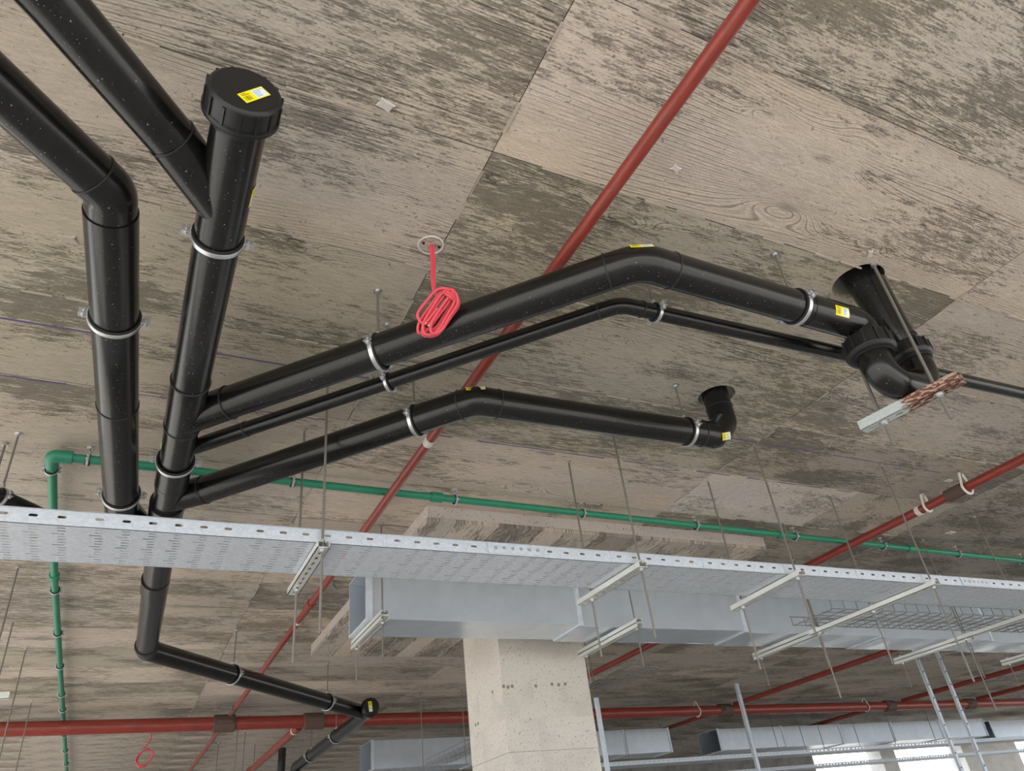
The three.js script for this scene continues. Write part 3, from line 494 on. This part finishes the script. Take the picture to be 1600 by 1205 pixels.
trapeze('back to back channel trapeze under the duct at the right edge', G3, 7.45, 1.187, -3.74, -4.5, [[-3.78, 0.3], [-4.44, 0.22]], { dbl: true });

function basket(label, alongX, a0, a1, b0, b1, y, wall, pitch) {
  const t = thing('wire_basket', label, 'cable tray', 'wire basket trays'), r = 0.0026, P = (a, yy, b) => alongX ? V(a, yy, b) : V(b, yy, a), s = Math.sign(a1 - a0);
  const n = Math.round(Math.abs(a1 - a0) / pitch);
  for (let k = 0; k <= n; k++) { const a = a0 + s * k * pitch; part(t, 'cross_wire', sweep([P(a, y + wall, b0), P(a, y, b0), P(a, y, b1), P(a, y + wall, b1)], r, { seg: 6, bend: 0.012 }), M.wire); }
  const m = Math.max(3, Math.round(Math.abs(b1 - b0) / 0.055));
  for (let k = 0; k <= m; k++) { const b = b0 + (b1 - b0) * k / m; part(t, 'long_wire', rodG(P(a0 - s * 0.01, y + 0.004, b), P(a0 + s * (n * pitch + 0.01), y + 0.004, b), r, 6), M.wire); }
  for (const b of [b0, b1]) part(t, 'long_wire', rodG(P(a0 - s * 0.01, y + wall - 0.003, b), P(a0 + s * (n * pitch + 0.01), y + wall - 0.003, b), r, 6), M.wire);
  return settle(t);
}
basket('wire mesh basket tray behind the perforated tray on long trapezes', true, 3.42, 8.02, -2.83, -3.13, 1.012, 0.055, 0.1);
basket('wire mesh basket tray running away just right of the column', false, -4.8, -9.15, 3.42, 3.72, 1.195, 0.055, 0.14);

// =====================================================================
// DUCTS
// =====================================================================
function duct(label, xs, y0, y1, zN, zF, { skew = 0, facets = 6, openEnd = true } = {}) {
  const t = thing('air_duct', label, 'duct', 'galvanised air ducts'), th = 0.003;
  for (let k = 0; k < xs.length - 1; k++) {
    const xa = xs[k], xb = xs[k + 1], L = xb - xa, zn = zN + skew * ((xa + xb) / 2 - xs[0]), zf = zF + skew * ((xa + xb) / 2 - xs[0]);
    const prof = new THREE.Shape(), nf = k === 0 ? 2 : facets, top = []; // gently creased sheets
    const crease = (nn, amp) => { const a = []; for (let q = 0; q <= nn; q++) a.push([xa + L * q / nn, (q === 0 || q === nn ? 0 : (q % 2 ? amp : -amp))]); return a; };
    const cb = crease(nf, 0.0022), pts = cb.map(([x, d]) => new THREE.Vector2(x, y0 + EYE - d)).concat(cb.slice().reverse().map(([x, d]) => new THREE.Vector2(x, y0 + EYE + th - d)));
    const bot = new THREE.ExtrudeGeometry(new THREE.Shape(pts), { depth: zn - zf, bevelEnabled: false }); bot.translate(0, 0, zf);
    const cs = crease(nf, 0.0012), ps = cs.map(([x, d]) => new THREE.Vector2(x, -(zn + d))).concat(cs.slice().reverse().map(([x, d]) => new THREE.Vector2(x, -(zn + d - th))));
    const nearS = new THREE.ExtrudeGeometry(new THREE.Shape(ps), { depth: y1 - y0, bevelEnabled: false }); nearS.rotateX(-Math.PI / 2); nearS.translate(0, y0 + EYE, 0);
    const seg = part(t, 'duct_section', metricUV(merge([bot, nearS, boxG((xa + xb) / 2, y1, (zn + zf) / 2, L, th, zn - zf), boxG((xa + xb) / 2, (y0 + y1) / 2, zf, L, y1 - y0, th)]), 1.6), M.duct);
    for (const x of k === 0 ? [xa + 0.018, xb] : [xb]) {
      const f = 0.009, fr = (ww) => merge([boxG(x, y0 - f / 2, (zn + zf) / 2, ww, f, zn - zf + 2 * f), boxG(x, y1 + f / 2, (zn + zf) / 2, ww, f, zn - zf + 2 * f), boxG(x, (y0 + y1) / 2, zn + f / 2, ww, y1 - y0, f), boxG(x, (y0 + y1) / 2, zf - f / 2, ww, y1 - y0, f)]);
      part(t, 'flange', metricUV(fr(x === xb ? 0.03 : 0.036), 1.6), M.galv);
    }
  }
  return settle(t);
}
duct('large galvanised air duct behind the perforated tray, open at its left end', [1.12, 2.43, 3.75, 5.12, 6.5, 7.85, 9.2], 1.2, 1.49, -3.785, -4.10, { skew: -0.03, facets: 7 });
duct('galvanised duct in the background behind the column', [2.8, 4.1, 5.4, 6.35, 7.1], 1.2, 1.5, -9.3, -9.75, { facets: 3 });
duct('far galvanised duct on the right beyond the red main pipe', [8.2, 9.5, 10.8, 12.1, 13.4, 14.7], 1.21, 1.50, -9.55, -10.0, { facets: 5, skew: -0.03 });
duct('farthest dark duct at the lower right edge', [15.6, 17, 18.4, 20], 1.2, 1.52, -10.2, -10.9, { facets: 3 });
const G4 = 'thin far hanger rods';
const farRods = [
  ['beside the far red cable coil behind the main', [[1.29, -9.27], [1.39, -9.39], [1.2, -10.07], [1.63, -10.17]]],
  ['between the capped far pipe and the column', [[2.79, -7.55], [3.22, -7.5]]],
  ['over the background duct behind the column', [[4.1, -9.2], [5.2, -9.2], [6.3, -9.2]]],
  ['in the gap between the two far ducts', [[7.39, -9.84], [7.84, -10.0]]],
  ['over the far duct on the right', [[8.67, -9.46], [9.26, -9.5], [9.82, -9.5], [10.22, -9.5], [11.06, -9.53], [11.93, -9.55], [12.9, -9.5]]]];
for (const [where, list] of farRods) list.forEach(([x, z], k) => {
  const t = thing('threaded_rod', ['first', 'second', 'third', 'fourth', 'fifth', 'sixth', 'seventh'][k] + ' thin rod from the left ' + where, 'rod', G4); part(t, 'rod', rodG(V(x, CEIL, z), V(x, 0.95, z), 0.005), M.rod); part(t, 'anchor', hexNut(V(x, CEIL - 0.006, z), UP, 0.012, 0.012), M.zinc); settle(t);
});
[['nearest, topmost', -0.55, -3.2, 0.6], ['second', -0.566, -4.593, 0.7], ['third', -0.59, -6.18, 0.8], ['farthest', -0.61, -7.8, 0.8]].forEach(([w, x, z, y]) => {
  const t = thing('threaded_rod', w + ' of the hanger rods along the left edge of the picture', 'rod', 'rods along the left edge'); part(t, 'rod', rodG(V(x, CEIL, z), V(x, y, z), 0.0048), M.rod); part(t, 'anchor', hexNut(V(x, CEIL - 0.006, z), UP, 0.011, 0.012), M.zinc); settle(t);
});
{ const t = thing('strut_bracket', 'pale steel strut end at the lower left corner', 'bracket'); part(t, 'channel', strutFrom(V(-0.56, 1.22, -5.6), V(-0.93, 1.20, -5.6), 0.041, 0.041, false), M.strut); part(t, 'rod', rodG(V(-0.64, CEIL, -5.6), V(-0.64, 0.9, -5.6), 0.0045), M.rod); settle(t); }

// =====================================================================
// RED SPRINKLER PIPES
// =====================================================================
function grooved(t, c, d, R, w) { const g = part(t, 'grooved_coupling', latheOn([[R, -w / 2], [R * 1.22, -w / 2], [R * 1.3, -w / 2 + 0.008], [R * 1.3, w / 2 - 0.008], [R * 1.22, w / 2], [R, w / 2]], c, d, 28), M.brown, 'unpainted dark pipe coupling'); const { s, u } = frameOf(d); for (const k of [-1, 1]) part(g, 'bolt_pad', obox(c.clone().addScaledVector(s, k * R * 1.42), s, u, d.clone().normalize(), R * 0.5, R * 0.5, w * 0.7), M.brown); return g; }
const MY = 1.52, MZ = -8.1, MR = 0.061;
{
  const t = thing('sprinkler_main', 'thick red sprinkler main pipe crossing the background from left to right', 'pipe');
  part(t, 'pipe', sweep([V(-4.0, MY, MZ + 0.06), V(22, MY, MZ - 0.45)], MR, { seg: 28 }), M.red);
  for (const x of [1.0, 1.86, 7.30, 10.55, 12.5, 15.4]) grooved(t, V(x, MY, MZ + 0.06 - (x + 4) * 0.0196), XD, MR, 0.2);
  settle(t);
}
function branch(label, x, zA, zB, y, r, extras) { const t = thing('sprinkler_branch', label, 'pipe', 'red sprinkler branch pipes'); part(t, 'pipe', sweep([V(x, y, zA), V(x, y, zB)], r, { seg: 20 }), M.red); extras?.(t); return settle(t); }
branch('long red sprinkler branch pipe crossing above the black pipes', 1.037, 0.9, -8.0, 1.575, 0.0205, (t) => { part(t, 'white_tape', ringG(V(1.037, 1.575, -2.58), ZD, 0.019, 0.0222, 0.045), M.whiteTape); part(t, 'coupling', ringG(V(1.037, 1.575, -4.74), ZD, 0.019, 0.028, 0.07), M.red); part(t, 'white_tape', ringG(V(1.037, 1.575, -5.1), ZD, 0.019, 0.0225, 0.03), M.whiteTape); part(t, 'threaded_end', ringG(V(1.037, 1.575, -7.82), ZD, 0.019, 0.026, 0.16), M.brown); });
branch('thin red branch pipe continuing behind the main from the first coupling', 1.037, -8.30, -11.6, 1.575, 0.021);
branch('thicker red branch pipe descending to the bottom edge behind the main', 1.75, -8.30, -11.2, 1.50, 0.04, (t) => { part(t, 'white_tape', ringG(V(1.75, 1.50, -8.5), ZD, 0.038, 0.043, 0.03), M.whiteTape); part(t, 'end_flange', ringG(V(1.75, 1.50, -11.15), ZD, 0.03, 0.05, 0.08), M.red); });
branch('red sprinkler branch pipe right of the traps, crossing the green pipe', 4.2, -0.6, -8.12, 1.57, 0.026, (t) => { part(t, 'coupling', ringG(V(4.2, 1.57, -2.36), ZD, 0.024, 0.036, 0.12), M.brown); part(t, 'white_tape', ringG(V(4.2, 1.57, -2.62), ZD, 0.024, 0.029, 0.03), M.whiteTape); });
branch('red branch pipe below the duct, between the column and the two posts', 7.43, -4.62, -8.19, 1.575, 0.03);
branch('red branch pipe at the right edge behind the two slotted posts', 10.8, -5.0, -8.25, 1.575, 0.032);
branch('red branch pipe running on behind the main below the middle coupling', 7.35, -8.4, -12.0, 1.55, 0.028);
branch('dark red branch pipe behind the main toward the far duct', 10.6, -8.5, -12.5, 1.55, 0.03);
branch('farthest red branch pipe at the right edge of the picture', 12.65, -6.2, -8.3, 1.575, 0.032);
function hook(label, x, y, z, R, d) { const t = thing('pipe_hanger', label, 'hanger', 'strap hangers of the red pipes'), { s } = frameOf(d), pts = []; for (let k = 0; k <= 14; k++) { const a = Math.PI * 0.0 + Math.PI * k / 14; pts.push(V(x, y, z).addScaledVector(s, Math.cos(a) * (R + 0.006)).addScaledVector(UP, -Math.sin(a) * (R + 0.006))); } const top = V(x, y + R + 0.05, z); pts.unshift(top.clone().addScaledVector(s, 0.012)); pts.push(top.clone().addScaledVector(s, -0.012)); part(t, 'strap', sweep(pts, 0.0075, { seg: 8 }), M.whiteTape); part(t, 'rod', rodG(top.clone().add(new THREE.Vector3(0, -0.01, 0)), V(x, CEIL, z), 0.005), M.rod); part(t, 'nut', hexNut(top, UP, 0.012, 0.012), M.zinc); return settle(t); }
hook('pale strap hanger around the red main left of the thin slotted post', 6.83, MY, MZ - 0.15, MR, XD);
hook('pale strap hanger around the red main above the far duct', 10.03, MY, MZ - 0.21, MR, XD);
hook('pale strap hanger around the red main right of the two slotted posts', 14.1, MY, MZ - 0.29, MR, XD);
hook('pale strap hanger on the red branch just left of its brown coupling', 4.2, 1.57, -2.56, 0.026, ZD);
hook('bent pale hook beside the brown coupling on the red branch', 4.2, 1.57, -2.29, 0.036, ZD);

// =====================================================================
// GREEN WATER PIPE
// =====================================================================
const GY = 1.62, GR = 0.0185;
{
  const t = thing('water_pipe', 'green plastic water pipe with elbow, crossing under the slab and turning away', 'pipe');
  part(t, 'pipe', sweep([V(-0.34, GY, -3.152), V(9.5, GY, -3.31)], GR, { seg: 20 }), M.green);
  part(t, 'elbow', sweep([V(-0.30, GY, -3.153), V(-0.372, GY, -3.152), V(-0.375, GY, -3.24)], 0.0265, { seg: 24, bend: 0.018 }), M.green);
  part(t, 'pipe', sweep([V(-0.374, GY, -3.2), V(-0.385, GY, -4.6), V(-0.345, GY, -12.5)], GR, { seg: 20 }), M.green);
  for (const [x, z, d] of [[1.30, -3.178, XD], [3.66, -3.216, XD], [-0.385, -4.56, ZD], [4.9, -3.236, XD]]) part(t, 'coupling', ringG(V(x, GY, z), d, GR - 0.002, 0.0255, 0.06), M.green);
  settle(t);
}
const G5 = 'clamps of the green pipe';
const gz = (x) => -3.157 - (x + 0.34) * 0.0161;
[['left of the leftmost black pipe', -0.245], ['right of the collector, between the two tray rods', 0.59], ['left of the long red branch crossing', 1.345 + 0.06], ['left of the pale new ceiling piece', 2.17], ['below the pale new ceiling piece', 2.965], ['left of the right red branch pipe', 3.78], ['right of the right red branch pipe', 4.62], ['second right of the right red branch pipe', 5.44], ['at the right edge of the picture', 6.25]].forEach(([w, x]) => clampOn('small clamp on the green pipe ' + w, G5, V(x, GY, gz(x)), XD, GR, { name: 'green_pipe_clamp', lug: 0.6 }));
[['first after the elbow', -3.28], ['first below the tray', -4.78], ['second below the tray', -5.61], ['third below the tray', -6.42], ['fourth below the tray', -7.29], ['just before the red main', -7.86], ['first behind the red main', -8.97], ['second behind the red main', -9.84], ['third behind the red main', -10.7]].forEach(([w, z]) => clampOn('small dark clamp on the receding green pipe, ' + w, G5, V(z > -4.6 ? -0.378 : -0.385 + (-4.6 - z) * 0.005, GY, z), ZD, GR, { name: 'green_pipe_clamp', lug: 0.6 }));

// =====================================================================
// POSTS, CABLES, SMALL THINGS
// =====================================================================
function post(label, x, z, yTop, w, holes, tilt) { const t = thing('slotted_post', label, 'post', 'steel posts'); const g = strutG(yTop + EYE, w, w * 0.6, false); g.applyMatrix4(basis(V(x, yTop, z), new THREE.Vector3(-1, 0, 0), new THREE.Vector3(0, 0, -1), new THREE.Vector3(0, -1, 0))); part(t, 'channel', g, M.galv); for (let k = 0; k < holes; k++) part(t, 'slot', latheOn([[0, 0.001], [0.008, 0.001], [0.008, -0.001]], V(x, yTop - 0.1 - k * 0.13, z + 0.001), new THREE.Vector3(0, 0, 1), 12), M.rubber, 'dark round hole'); return settle(t); }
post('slotted steel post, left one of the pair below the duct', 7.62, -5.45, CEIL, 0.042, 16);
post('slotted steel post, right one of the pair below the duct', 7.98, -5.45, CEIL, 0.042, 16);
post('single slim steel post standing under the red main coupling', 6.9, -7.47, CEIL, 0.05, 0);
{ const t = thing('support_pole', 'grey round steel pole beside the right edge of the concrete column', 'post'); part(t, 'pole', rodG(V(3.715, 1.19, -5.76), V(3.715, -EYE, -5.76), 0.022, 16), M.galv); part(t, 'rod', rodG(V(3.715, CEIL - DROP * 0, -5.76), V(3.715, 1.18, -5.76), 0.0045), M.rod); settle(t); }
{ const t = thing('downpipe', 'dark vertical pipe behind the thicker red branch at the bottom', 'pipe'); part(t, 'pipe', rodG(V(1.98, 1.62, -10.3), V(1.98, -EYE, -10.3), 0.045, 20), M.peMatt); settle(t); }

const camR = new THREE.Vector3(0.896, -0.1086, 0.4305), camU = new THREE.Vector3(-0.1567, 0.8298, 0.5355), camF = new THREE.Vector3(0.4154, 0.5474, -0.7266);
{ // junction box cast into the slab, red cable hanging out of it in a coil
  const t = thing('junction_box', 'round whitish conduit box set flush in the slab above the red cable', 'junction box'); part(t, 'cup', latheOn([[0, 0.012], [0.033, 0.010], [0.036, -0.003], [0.042, -0.003], [0.042, 0.012]], V(0.676, CEIL - 0.001, -1.578), UP, 32), M.boxPvc); for (const k of [-1, 1]) part(t, 'screw', hexNut(V(0.676 + k * 0.026, CEIL - 0.004, -1.574), UP, 0.004, 0.006), M.rubber); settle(t);
  const c = thing('cable_coil', 'bundled bright red cable hanging from the round box before the black branch', 'cable'); const r = 0.0046;
  const o = V(0.690, 1.422, -1.578), A = camR.clone().multiplyScalar(0.55).addScaledVector(camU, 0.83).normalize(), B = new THREE.Vector3().crossVectors(camF, A).normalize();
  const at = (a, b, f) => o.clone().addScaledVector(A, a).addScaledVector(B, b).addScaledVector(camF, f);
  for (const k of [0, 1]) part(c, 'strand', new THREE.TubeGeometry(new THREE.CatmullRomCurve3([V(0.674 + k * 0.009, CEIL + 0.008, -1.577), V(0.676 + k * 0.007, 1.60, -1.578), V(0.672 + k * 0.006, 1.53, -1.577), V(0.682 + k * 0.003, 1.475, -1.577), at(0.070, -0.008 + k * 0.004, 0.004)]), 40, r, 10), M.cable);
  const loops = []; const rr = rng(4);
  for (let k = 0; k < 7; k++) { const w = 0.013 + rr() * 0.013, off = (k - 3) * 0.0056, sk = (rr() - 0.5) * 0.022, L1 = 0.060 + rr() * 0.014, L0 = -0.060 - rr() * 0.034, f = (k % 3 - 1) * 0.008; loops.push(new THREE.TubeGeometry(new THREE.CatmullRomCurve3([at(L1, off * 0.5, f), at(L1 * 0.72, off + w, f + 0.004), at(0, off + w * 1.1 + sk * 0.4, f + 0.006), at(L0 * 0.78, off + w * 0.9 + sk, f + 0.002), at(L0, off + sk, f - 0.003), at(L0 * 0.8, off - w * 0.9 + sk, f - 0.006), at(0, off - w + sk * 0.4, f - 0.006), at(L1 * 0.75, off - w * 0.7, f - 0.003)], true), 48, r, 10)); }
  for (const g of loops) part(c, 'loop', g, M.cable);
  const wrap = []; for (let k = 0; k <= 22; k++) { const a = k / 22 * Math.PI * 4.2; wrap.push(at(0.060 - k * 0.0007, Math.cos(a) * 0.021, Math.sin(a) * 0.016)); } part(c, 'wrap', new THREE.TubeGeometry(new THREE.CatmullRomCurve3(wrap), 70, r, 10), M.cable);
  for (const k of [0, 1]) { const e0 = at(0.0, 0.004 - k * 0.009, -0.012), e1 = at(-0.055, 0.002 - k * 0.011, -0.016); const tail = part(c, 'tail', rodG(e0, e1, r, 10), M.cable); part(tail, 'bare_end', rodG(e1, e1.clone().addScaledVector(A, -0.006), 0.0022, 8), M.copper); }
  settle(c);
}
{
  const c = thing('cable_coil', 'small red cable coil hanging behind the red main at lower left', 'cable'), o = V(0.405, 1.46, -9.3);
  part(c, 'strand', new THREE.TubeGeometry(new THREE.CatmullRomCurve3([V(0.43, CEIL, -9.3), V(0.43, 1.62, -9.3), V(0.41, 1.56, -9.3), V(0.375, 1.52, -9.3)]), 24, 0.006, 8), M.cable);
  for (let k = 0; k < 4; k++) { const pts = []; for (let q = 0; q < 16; q++) { const a = q / 16 * 2 * Math.PI; pts.push(new THREE.Vector3(o.x - 0.01 + Math.cos(a) * (0.062 + k * 0.004) + Math.sin(a) * 0.02, o.y - 0.03 + Math.sin(a) * (0.085 - k * 0.004), o.z + (k - 1.5) * 0.012)); } part(c, 'loop', new THREE.TubeGeometry(new THREE.CatmullRomCurve3(pts, true), 48, 0.006, 8), M.cable); }
  settle(c);
}
function flake(label, x, z, sx, sz, turn, mat, seed) { const r = rng(seed), pts = [], n = 16; for (let k = 0; k < n; k++) { const a = k / n * 2 * Math.PI, sq = 1 / Math.max(Math.abs(Math.cos(a)), Math.abs(Math.sin(a))), q = (0.55 + r() * 0.14) * (0.2 + 0.85 * sq * sq * 0.75); pts.push(new THREE.Vector2(Math.cos(a) * sx * q, Math.sin(a) * sz * q)); } const g = new THREE.ExtrudeGeometry(new THREE.Shape(pts), { depth: 0.004, bevelEnabled: true, bevelSize: 0.0015, bevelThickness: 0.0015, bevelSegments: 1 }); g.rotateX(Math.PI / 2); g.rotateY(turn); g.translate(x, CEIL + EYE - 0.001, z); const t = thing('plaster_patch', label, 'patch', 'plaster dabs on the soffit'); part(t, 'dab', g, mat); return settle(t); }
flake('white plaster dab on the ceiling between the capped pipe and red pipe', 0.39, -1.142, 0.030, 0.020, 0.3, M.plaster, 1);
flake('small white plaster dab on the ceiling right of the long red pipe', 1.242, -1.042, 0.021, 0.013, 0.2, M.plaster, 2);
flake('pale plaster dab on the ceiling near the left edge, beside the thick pipe', -0.325, -1.90, 0.035, 0.022, -0.2, M.fin, 3);
flake('oval plugged dab on the ceiling next to the slab opening', 2.14, -1.11, 0.024, 0.010, 0.9, M.plaster, 4);
flake('pale dab on the ceiling behind the hook of the red branch', 4.27, -2.41, 0.035, 0.02, 0.1, M.plaster, 5);
flake('pale dab on the far ceiling below the right end of the green pipe', 5.12, -3.04, 0.05, 0.03, 0.1, M.plaster, 6);
{ const t = thing('ceiling_lamp_hook', 'small round metal plate with a hook left of the open duct end', 'hook'); part(t, 'plate', latheOn([[0, -0.004], [0.035, -0.004], [0.04, 0.004], [0, 0.004]], V(1.12, CEIL - 0.004, -4.62), UP, 24), M.zinc); part(t, 'hook', new THREE.TubeGeometry(new THREE.CatmullRomCurve3([V(1.14, CEIL, -4.6), V(1.15, 1.64, -4.58), V(1.17, 1.62, -4.58)]), 12, 0.004, 6), M.rod); settle(t); }

renderer.render(scene, camera);
